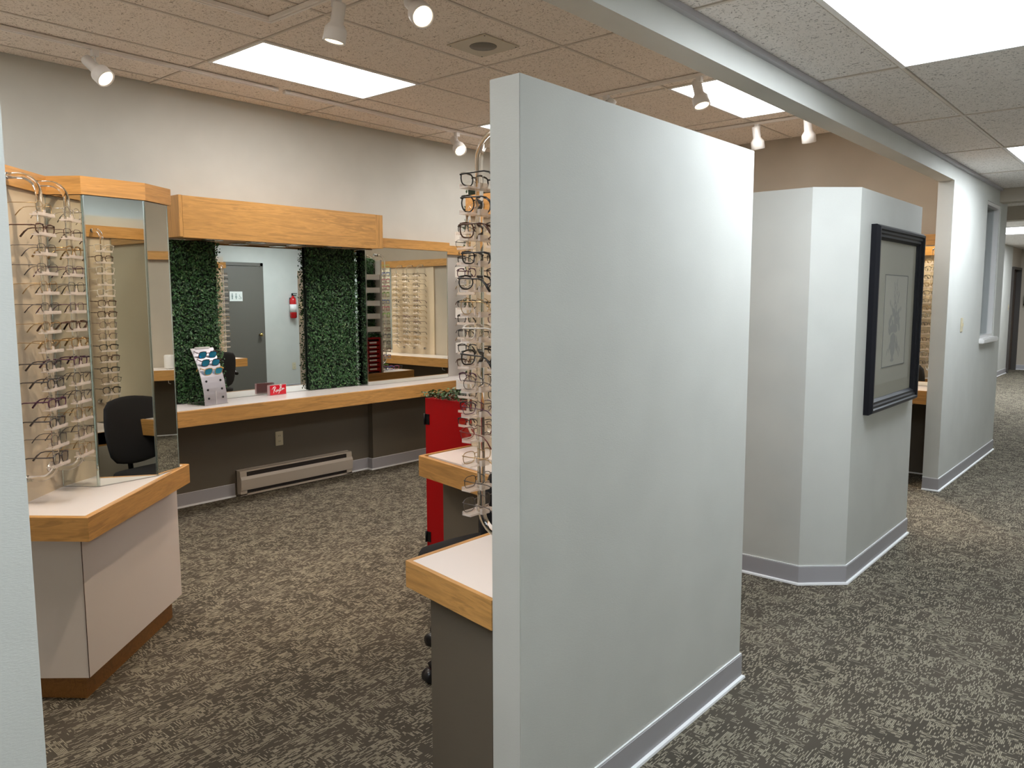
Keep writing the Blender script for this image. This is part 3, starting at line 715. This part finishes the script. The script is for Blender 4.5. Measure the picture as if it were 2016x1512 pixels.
rod(2.853-OFF, 2.41, R(180), 'the return wall rod farther from cabinet', STY_PLAS, .8, 'rods on the return wall', seed=16)

# red cabinet with hedge top and shelf tower
def red_unit(x0, y0, rz, lab, counter_z=0.0, h=.985, w2=.46, seed=0, group=None):
    root = empty('red_cabinet', (x0, y0, counter_z), rz, lab, 'cabinet', group)
    d = .335
    MB().box(0, .018, 0, d, 0, h).box(w2-.018, w2, 0, d, 0, h).box(.018, w2-.018, 0, d, h-.018, h).box(.018, w2-.018, 0, .018, 0, h-.018).obj('carcass', RED, root)
    n_ = 7; hh = (h-.05)/n_
    for k in range(n_):
        dr = MB().box(.022, w2-.022, d-.30, d+.004, .02+k*hh, .02+(k+1)*hh-.012).obj('drawer', RED, root)
        MB().box(w2/2-.04, w2/2+.04, d+.004, d+.02, .02+k*hh+hh*.5-.007, .02+k*hh+hh*.5+.007).obj('drawer_handle', WHITEM, dr, 'white handle')
    for z in (h*.23, h*.885):
        hg = MB().box(-.003, 0, d-.03, d, z-.028, z+.028).tube([(-.004, d+.003, z-.03), (-.004, d+.003, z+.03)], .006, 8)
        for dz in (-.02, .02): hg.lathe([(.004, 0), (.004, .003)], 8, Matrix.Translation((-.003, d-.015, z+dz)) @ Matrix.Rotation(R(-90), 4, 'Y'))
        hg.obj('hinge', BLACKM, root, 'black hinge')
    o = link('foliage', leaf_mesh(1500, w2+.04, d+.03, .03, .012, 30+seed), None, root, (w2/2, d/2, h+.004)); o.rotation_euler = (R(-90), 0, 0); o['kind'] = 'stuff'
    return root
red_unit(2.866, 2.735, 0, 'tall red cabinet with boxwood greenery on top beside the return wall')
def tower(x0, y0, rz, lab, zs, z0, z1, w2=.46, seed=0):
    root = empty('shelf_tower', (x0, y0, 0), rz, lab, 'shelf')
    B('back_board', LEAFB, 0, w2, -.03, -.012, z0, z1, root)
    o = link('foliage', leaf_mesh(2600, w2, z1-z0, .03, .011, 60+seed), None, root, (w2/2, -.012, (z0+z1)/2)); o['kind'] = 'stuff'
    o.rotation_euler = (0, 0, R(180))
    for k, z in enumerate(zs): B('shelf', WHITEM, -.0, w2, .0, .085, z-.026, z+.026, root)
    return root
ZS = (1.075, 1.262, 1.44, 1.645, 1.82)
tower(2.866, 2.752, 0, 'white shelf tower backed with greenery above the red cabinet', ZS, 1.02, 2.06)

# ---- D: end wall of the shop: mirrors, boards, rods
ew = empty('display_board', (7.32, 3, 0), 0, 'oak crowned display boards and mirror along the beige end wall', 'display panel')
aw = adder(ew)
aw(B('crown_band', OAKY, 7.30, 7.348, 1.56, 5.30, 1.945, 2.035, label='oak crown band'))
aw(B('mirror_glass', MIRROR, 7.322, 7.328, 1.54, 2.20, Cz+.002, 1.943)); aw(B('back_board', PANEL, 7.328, 7.348, 1.54, 3.05, Cz, 1.943))
for i, y in enumerate((2.45, 2.66, 2.87)): rod(7.328-OFF, y, R(180), 'the end wall %s rod from mirror' % ['first', 'second', 'third'][i], STY_METAL, .6, 'rods on the end wall', seed=70+i)
rt = empty('display_board', (6.56, 1.8, 0), 0, 'cream eyewear board with double oak band seen through the gap by mirror', 'display panel')
art = adder(rt)
art(B('back_board', PANEL, 6.551, 6.563, 1.62, 2.09, .77, 1.90)); art(B('crown_band', OAKY, 6.551, 6.59, 1.62, 2.1, 1.90, 1.98, label='oak band'))
art(MB().prism([(6.551, 1.62), (6.551, 2.09), (6.70, 2.09), (6.70, 1.62)], .70, .768).obj('counter_top', LAM)); art(B('edge_band', OAKY, 6.70, 6.72, 1.62, 2.09, .67, .77))
rod(6.563+OFF, 1.80, 0, 'the pillar return rod seen through gap', STY_METAL, .5, 'rods by the pillar', seed=90)
# chamfered partition shop side
ps = empty('display_board', (4.8, 1.41, 0), 0, 'cream eyewear board on the shop side of the chamfered partition', 'display panel')
aps = adder(ps)
aps(B('back_board', PANEL, 4.28, 5.39, 1.396, 1.41, .77, 1.92)); aps(B('crown_band', OAKX, 4.25, 5.41, 1.396, 1.44, 1.915, 1.99, label='oak crown band'))
aps(MB().box(4.2, 5.36, 1.41, 1.90, .70, .768).obj('counter_top', LAM)); aps(B('edge_band', OAKX, 4.2, 5.38, 1.90, 1.92, .67, .77)); aps(B('edge_band', OAKX, 5.36, 5.38, 1.41, 1.90, .67, .77))
for i, x in enumerate((5.30, 5.10)): rod(x, 1.41+OFF, R(90), 'the chamfered partition %s rod from end' % ['first', 'second'][i], STY_METAL, .6, 'rods behind the chamfered partition', seed=95+i)
# kids island
ki = empty('island_counter', (5.3, 4.3, 0), 0, 'white topped island counter with oak edge reflected in the right mirror', 'counter')
aki = adder(ki)
aki(MB().box(5.0, 5.6, 4.1, 4.5, .68, .765).obj('counter_top', LAM)); aki(MB().sweep([(5.0, 4.1), (5.0, 4.5), (5.6, 4.5), (5.6, 4.1)][::-1], [(0, .665), (.019, .665), (.019, .766), (0, .766)]).obj('edge_band', OAKX))
aki(B('base_panel', LAMP, 5.04, 5.54, 4.14, 4.44, 0, .68)); aki(B('back_board', PANELG, 5.20, 5.22, 4.1, 4.5, .766, 1.9, label='grey green upright board'))
for i, y in enumerate((4.2, 4.38)): rod(5.22+OFF, y, 0, 'the island %s rod' % ['near', 'far'][i], STY_KIDS, .9, 'rods on the island', seed=99+i)
rnd = random.Random(5)
for k in range(10):
    sh, co = STY_KIDS[k % 7]
    eyewear((5.33+.055*(k % 5), 4.17+.17*(k//5), .767+SHAPES[sh][1]+.003), R(90+rnd.uniform(-15, 15)), sh, co, True, '%s %s children\'s eyeglasses lying on the island, place %s of the row' % (co, sh, ORD[k]), 'eyeglasses lying on the island')
tower(4.98, 4.41, 0, 'second white shelf tower on the island counter, seen by mirror', (1.21, 1.34, 1.47, 1.60, 1.73), 1.17, 1.92, .215, 2)
red_unit(4.98, 4.155, 0, 'small red drawer cabinet on the island counter, seen by mirror', .768, .36, .215, 3)

# smart speaker and chairs
sp_ = empty('smart_speaker', (7.12, 3.62, Cz+.001), 0, 'white cylindrical speaker with a cord on the side counter', 'speaker')
MB().lathe([(.03, 0), (.05, .004), (.052, .02), (.052, .14), (.046, .15), (.03, .152)], 28).obj('body', WHITEM, sp_)
MB().tube([(-.05, 0, .01), (-.12, -.03, .006), (-.175, -.03, .004), (-.19, -.03, -.05), (-.185, -.02, -.14), (-.16, 0, -.15)], .003, 6).obj('cord', WHITEM, sp_)

def chair(x, y, rz, label, group='black task chairs', arms=True):
    root = empty('task_chair', (x, y, 0), rz, label, 'chair', group)
    # seat: rounded pad (faces +X)
    def pad(sx, sy, th, curve, n_=14):
        bm = bmesh.new(); bmesh.ops.create_uvsphere(bm, u_segments=28, v_segments=14, radius=1)
        for v in bm.verts:
            def sg(a, p): return math.copysign(abs(a)**p, a)
            x_, y_, z_ = v.co; h_ = math.hypot(x_, y_)
            k = 1
            if h_ > 1e-6: m_ = max(abs(x_), abs(y_))/h_; k = 1/(m_**.55)
            v.co = (x_*k*sx, y_*k*sy, sg(z_, .55)*th)
            v.co.z += curve*((v.co.y/sy)**2)
        for f in bm.faces: f.smooth = True
        me = bpy.data.meshes.new('pad'); bm.to_mesh(me); bm.free(); return me
    s = link('seat', pad(.24, .25, .04, .01), FABRIC, root, (0, 0, .455))
    b_ = link('backrest', pad(.21, .215, .03, .045), FABRIC, root, (-.27, 0, .71)); b_.rotation_euler = (0, R(82), 0)
    MB().tube([(-.05, 0, .40), (-.22, 0, .40), (-.30, 0, .46), (-.315, 0, .62)], .016, 8).obj('back_bar', BLACKM, root)
    for sy in ((-1, 1) if arms else ()):
        MB().tube([(-.02, sy*.15, .41), (0, sy*.26, .42), (.0, sy*.30, .50), (-.02, sy*.30, .63)], .014, 8).obj('arm_support', BLACKP, root)
        MB().tube([(-.17, sy*.29, .64), (-.1, sy*.30, .655), (.05, sy*.30, .655), (.13, sy*.285, .64)], [.018, .026, .026, .018], 10).obj('armrest', BLACKP, root)
    MB().lathe([(.028, .10), (.028, .28), (.016, .28), (.016, .41)], 14).obj('gas_column', CHROME, root)
    for k in range(5):
        a = 2*math.pi*k/5+.3; c, s_2 = math.cos(a), math.sin(a)
        MB().tube([(0, 0, .11), (.15*c, .15*s_2, .10), (.29*c, .29*s_2, .072)], [.024, .02, .014], 8).obj('leg', BLACKP, root)
        MB().lathe([(.01, -.024), (.028, -.02), (.028, .02), (.01, .024)], 14, Matrix.Translation((.29*c, .29*s_2, .029)) @ Matrix.Rotation(a, 4, 'Z') @ Matrix.Rotation(R(90), 4, 'X')).obj('caster', BLACKP, root)
    return root
chair(2.33, 2.14, R(82), 'black task chair in the booth behind the foreground partition', arms=False)
chair(7.02, 2.0, R(0), 'black task chair at the end wall mirror, seen through the gap')
chair(4.6, 2.35, R(-100), 'black task chair at the chamfered partition counter')
tr = empty('round_tray', (1.95, 1.60, .704), 0, 'round dark rimmed tray on the booth counter', 'tray')
MB().lathe([(.02, 0), (.085, 0), (.095, .012), (.09, .012), (.08, .004), (.02, .004)], 28).obj('dish', CHROME, tr)
mk = empty('table_mirror', (2.05, 1.72, .704), 0, 'tall table mirror on a black foot on the booth counter', 'mirror')

MB().lathe([(.07, 0), (.07, .008), (.01, .012)], 24).obj('foot', BLACKM, mk); MB().tube([(0, 0, .01), (0, 0, .12)], .006, 8).obj('stem', BLACKM, mk)
MB().box(-.08, .08, -.006, .006, .12, .42).obj('mirror_glass', MIRROR, mk, bev=.003)

# ------------------------------------------------------------------ framed picture on the second partition
PF = empty('framed_picture', (4.87, 1.295, 1.39), 0, 'tall black framed print of a flower vase on the chamfered partition', 'picture')
fw, fh = .47, .505
prof = [(0, 0), (.0, -.028), (.012, -.045), (.024, -.045), (.03, -.036), (.042, -.036), (.05, -.030), (.062, -.030), (.072, -.018), (.075, -.012), (.075, 0)]
bm = bmesh.new(); rings = []
for cx_, cz_ in ((-1, -1), (1, -1), (1, 1), (-1, 1)):
    rings.append([bm.verts.new((cx_*(fw-d), y_, cz_*(fh-d))) for d, y_ in prof])
for i in range(4):
    A_, B_ = rings[i], rings[(i+1) % 4]
    for k in range(len(prof)): bm.faces.new((A_[k], A_[(k+1) % len(prof)], B_[(k+1) % len(prof)], B_[k]))
bmesh.ops.recalc_face_normals(bm, faces=list(bm.faces)); me = bpy.data.meshes.new('moulding'); bm.to_mesh(me); bm.free(); link('moulding', me, FRAMEB, PF)
MB().box(-fw+.07, fw-.07, -.010, -.002, -fh+.07, fh-.07).obj('mat_board', MATB, PF, 'sage mat board')
pr_ = MB().box(-.22, .24, -.0115, -.0100, -.27, .25).obj('print_sheet', PAPER, PF, 'pale botanical print')
mb = MB(); b_ = .005
mb.box(-.22, .24, -.0125, -.0115, .25-b_, .25); mb.box(-.22, .24, -.0125, -.0115, -.27, -.27+b_); mb.box(-.22, -.22+b_*1.4, -.0125, -.0115, -.27+b_, .25-b_); mb.box(.24-b_*1.4, .24, -.0125, -.0115, -.27+b_, .25-b_)
mb.obj('print_border', INKD, PF)
bm = bmesh.new(); rnd = random.Random(3)
def blob(cx_, cz_, rx, rz_, a=0, n_=10):
    vs = []
    for k in range(n_):
        t = 2*math.pi*k/n_; x_, z_ = rx*math.cos(t), rz_*math.sin(t)
        vs.append(bm.verts.new((cx_+x_*math.cos(a)-z_*math.sin(a), -.0118-rnd.random()*.0004, cz_+x_*math.sin(a)+z_*math.cos(a))))
    bm.faces.new(vs)
# vase: foot, bowl, neck; bouquet of leaves and sprays
for q in ((-.02, -.235, .036, .010), (-.02, -.215, .020, .02), (-.02, -.165, .048, .05), (-.02, -.115, .055, .035)): blob(*q)
for k in range(70):
    a = rnd.uniform(-1.7, 1.7); r_ = rnd.uniform(.0, .12)
    blob(-.005+r_*math.sin(a)*1.0, -.06+r_*math.cos(a)*.9, rnd.uniform(.008, .020), rnd.uniform(.012, .028), rnd.uniform(-1.2, 1.2))
for k in range(26):
    a = rnd.uniform(-1, 1); x_, z_ = -.01+a*.13, -.10-abs(a)*.10+rnd.uniform(-.02, .03); blob(x_, z_, .007, .026, a*.6)
for sx, top in ((-.10, .10), (-.02, .20), (.07, .15), (.03, .22), (.13, .06)):
    for k in range(9):
        t = k/8; blob(sx*t-.005+rnd.uniform(-.01, .01), .02+(top-.02)*t, .005+.003*(k % 2), .015, rnd.uniform(-.8, .8))
bmesh.ops.recalc_face_normals(bm, faces=list(bm.faces)); me = bpy.data.meshes.new('flower_vase_drawing'); bm.to_mesh(me); bm.free(); link('flower_vase_drawing', me, INK, PF)
MB().box(-fw+.073, fw-.073, -.0145, -.0135, -fh+.073, fh-.073).obj('glass', thin_glass('picture glass', (.97, .97, .97), .05), PF)

# ------------------------------------------------------------------ opposite corridor wall (seen in the mirrors)
D = empty('door_1', (6.6, -.4, 0)); struct(D, 'grey door ajar in the opposite corridor wall, seen in the mirror')
dx0, dx1 = -.43, .43
MB().box(dx0-.05, dx0, -.02, .03, 0, 2.09).box(dx1, dx1+.05, -.02, .03, 0, 2.09).box(dx0-.05, dx1+.05, -.02, .03, 2.04, 2.09).obj('door_frame', DOORG, D)
leaf = MB().box(dx0, dx1, .0, .04, .01, 2.03).obj('door_leaf', DOORG, D)
MB().lathe([(.012, 0), (.013, .035), (.028, .045), (.03, .065), (.012, .078)], 16, Matrix.Translation((dx1-.06, .04, .95)) @ Matrix.Rotation(R(-90), 4, 'X')).obj('door_knob', mat('brass knob', (.6, .42, .15), .2, 1.), leaf, 'brass knob')
sg = empty('restroom_sign', (6.58, -.357, 1.56), 0, 'white restroom sign with three pictograms on the grey door', 'sign')
MB().box(-.11, .11, 0, .004, -.075, .075).obj('sign_plate', mat('sign white', (.75, .76, .72), .5), sg)
mb = MB()
for x_ in (-.065, 0): 
    mb.lathe([(.011, 0), (.011, .0015)], 12, Matrix.Translation((x_, .004, .035)) @ Matrix.Rotation(R(-90), 4, 'X'))
mb.box(-.078, -.052, .004, .0055, -.01, .02); mb.box(-.074, -.056, .004, .0055, -.045, -.01)
mb.box(-.008, .008, .004, .0055, 0, .02); mb.box(-.016, .016, .004, .0055, -.02, 0); mb.box(-.007, .007, .004, .0055, -.045, -.02)
mb.tube([(.065+.02*math.cos(t*.6), .005, -.022+.02*math.sin(t*.6)) for t in range(-5, 3)], .0025, 5)
mb.tube([(.06, .005, .03), (.06, .005, -.01), (.078, .005, -.01), (.086, .005, -.04)], .003, 5)
mb.obj('pictograms', mat('sign grey', (.25, .3, .28), .5), sg)
fe = empty('fire_extinguisher', (7.6, -.34, 1.2), 0, 'red fire extinguisher with white label on the opposite corridor wall', 'fire extinguisher')
MB().lathe([(.04, 0), (.055, .012), (.055, .30), (.04, .335), (.018, .35), (.018, .37)], 20).obj('cylinder', mat('extinguisher red', (.5, .01, .012), .25), fe)
MB().lathe([(.0555, .10), (.0562, .10), (.0562, .23), (.0555, .23)], 20).obj('paper_label', WHITEM, fe, 'white label')
MB().box(-.02, .06, -.012, .012, .37, .385).box(-.02, .075, -.01, .01, .40, .412).box(-.02, 0, -.01, .01, .37, .41).obj('valve_handle', BLACKM, fe)
MB().box(-.03, .03, -.06, -.045, .02, .34).obj('bracket', BLACKM, fe)
outlet(7.62, -.4, .40, R(180), 'ivory outlet low on the opposite corridor wall')
outlet(6.37, 1.67, 1.42, R(-90), 'upper ivory switch on the side of the pillar return wall', 'light switch', True, 'light_switch')
outlet(6.37, 1.67, 1.26, R(-90), 'lower ivory switch on the side of the pillar return wall', 'light switch', True, 'light_switch')

# ------------------------------------------------------------------ ceiling speaker, tracks and spot heads
SP2 = empty('ceiling_speaker', (3.52, 3.235, HS), 0, 'square beige ceiling speaker with round grille', 'speaker')
MB().box(-.15, .15, -.15, .15, -.006, .0).obj('cover_plate', mat('cream speaker plate', (.55, .49, .38), .45), SP2, bev=.001)
MB().lathe([(.002, -.008), (.078, -.008), (.08, -.006), (.002, -.006)], 32).obj('grille', mat('grey mesh grille', (.20, .185, .16), .6, .3), SP2)
for sx in (-1, 1):
    for sy in (-1, 1): MB().lathe([(.004, -.008), (.004, -.006)], 10, Matrix.Translation((sx*.135, sy*.135, 0))).obj('screw', BLACKM, SP2)
def track(pts, label, group='track lighting rails'):
    root = empty('light_track', (pts[0][0], pts[0][1], HS), 0, label, 'track', group)
    o = MB().sweep(pts, [(-.018, HS-.022), (-.006, HS-.022), (-.006, HS-.010), (.006, HS-.010), (.006, HS-.022), (.018, HS-.022), (.018, HS-.0025), (-.018, HS-.0025)]).obj('rail', mat('track enamel', (.85, .80, .75), .4))
    o.location = -root.location; o.parent = root
    for p in (pts[0], pts[-1]):
        e_ = MB().box(p[0]-.019, p[0]+.019, p[1]-.019, p[1]+.019, HS-.023, HS-.002).obj('end_cap', WHITEM); e_.location = -root.location; e_.parent = root
track([(.3, 4.955), (3.24, 4.955)], 'ceiling track along the back wall, left section')
track([(3.34, 4.965), (5.6, 5.0)], 'ceiling track along the back wall, right section')
track([(1.3, 3.80), (2.45, 3.77), (2.47, 2.2)], 'L shaped ceiling track at the top of the picture')
track([(4.87, 3.6), (4.87, 1.9)], 'ceiling track crossing near the header beam')
track([(6.50, 3.5), (6.50, 1.8)], 'ceiling track near the beige end wall')
track([(.9, 1.85), (2.3, 1.85)], 'added ceiling track just inside the shop entrance, unseen above the view')  # added out of view to carry the left cabinet spot
track([(7.1, 1.6), (7.1, 2.0)], 'added short ceiling track stub over the end wall mirror, unseen above the header')  # added behind the beam to carry the return board spot
def head(x, y, d, label, lit=True, spot=True, power=1.0, cone=62):
    d = Vector(d).normalized(); zt = HS-.022
    root = empty('spot_head', (x, y, zt), 0, label, 'spot light', 'white track spot heads')
    MB().box(-.018, .018, -.018, .018, -.035, .0).obj('adapter', WHITEM, root)
    MB().tube([(0, 0, -.035), (0, 0, -.075)], .0055, 8).obj('stem', WHITEM, root)
    M_ = Matrix.Translation((0, 0, -.105)) @ d.to_track_quat('Z', 'Y').to_matrix().to_4x4() @ Matrix.Translation((0, 0, -.03))
    MB().lathe([(.010, -.062), (.030, -.058), (.032, -.05), (.032, .035), (.052, .062), (.055, .07), (.055, .125), (.050, .128), (.048, .118), (.012, .118)], 24, M_).obj('shade', WHITEM, root)
    MB().lathe([(.002, .112), (.046, .112), (.046, .120), (.002, .121)], 24, M_).obj('lamp', BULB if lit else WHITEM, root, 'lit reflector lamp' if lit else None)
    if spot:
        ld = bpy.data.lights.new('spot_beam', 'SPOT'); ld.energy = SPOT_W*power; ld.spot_size = R(cone); ld.spot_blend = .8; ld.color = (1, .80, .58); ld.shadow_soft_size = .035
        lo_ = bpy.data.objects.new('spot_beam', ld); COL.objects.link(lo_)
        p = Vector((x, y, zt)) + (M_ @ Vector((0, 0, .15))); lo_.location = p; lo_.rotation_euler = d.to_track_quat('-Z', 'Y').to_euler()
def aim(x, y, t): return Vector(t)-Vector((x, y, HS-.13))
head(2.04, 4.95, (.35, -.75, -.75), 'lit spot head at left, under the back wall track', power=1.0)
head(2.485, 3.25, aim(2.485, 3.25, (1.1, 3.35, 1.2))*.5+Vector((.5, .2, -.9)), 'grey backed spot head left of the ceiling speaker, lamp turned away', lit=True, power=.9)
head(2.62, 2.83, (-.25, -.75, -.6), 'lit spot head cut by the top edge', power=1.2)
head(5.06, 4.97, (-.25, -.75, -.7), 'small lit spot head near the acrylic rod top', power=1.4)
head(4.87, 2.55, (-.15, -.35, -1), 'lit spot head under the header beam troffer', power=1.0)
head(4.87, 3.28, (-.2, .6, -.9), 'spot head mostly hidden behind the partition top', power=.8)
head(6.50, 2.86, (.25, -.05, -1), 'unlit white spot head, left of the pair near the end wall', lit=False, spot=True, power=1.0)
head(6.50, 2.43, (.3, .0, -1), 'unlit white spot head, right of the pair near the end wall', lit=False, spot=True, power=1.0)
# unseen spot heads: one added to light the left cabinet, one over the booth
head(1.40, 1.85, aim(1.4, 1.85, (1.15, 3.25, 1.35)), 'added unseen spot head on the entrance track lighting the left cabinet', power=1.6, cone=75)
head(2.47, 2.35, (.15, .35, -.9), 'spot head on the upper track lighting the booth', power=.9)

head(7.10, 1.76, aim(7.1, 1.76, (6.6, 1.84, 1.35)), 'added spot head over the end wall mirror, hidden by the header', power=2.6)  # added out of sight to brighten the cream board on the pillar return

# small things at the far end of the corridor
outlet(18.30, 2.74, 1.32, 0, 'white light switch beside the dark far door', 'light switch', True, 'light_switch')
ph = empty('wall_telephone', (19.5, 2.56, 1.45), R(-90), 'small black telephone on the far end wall', 'telephone')
MB().box(-.05, .05, -.05, 0, -.11, .11).obj('base_plate', BLACKP, ph, bev=.01)
MB().tube([(-.06, -.07, -.1), (-.06, -.075, -.05), (-.06, -.075, .05), (-.06, -.07, .1)], [.026, .016, .016, .026], 10).obj('handset', BLACKP, ph)
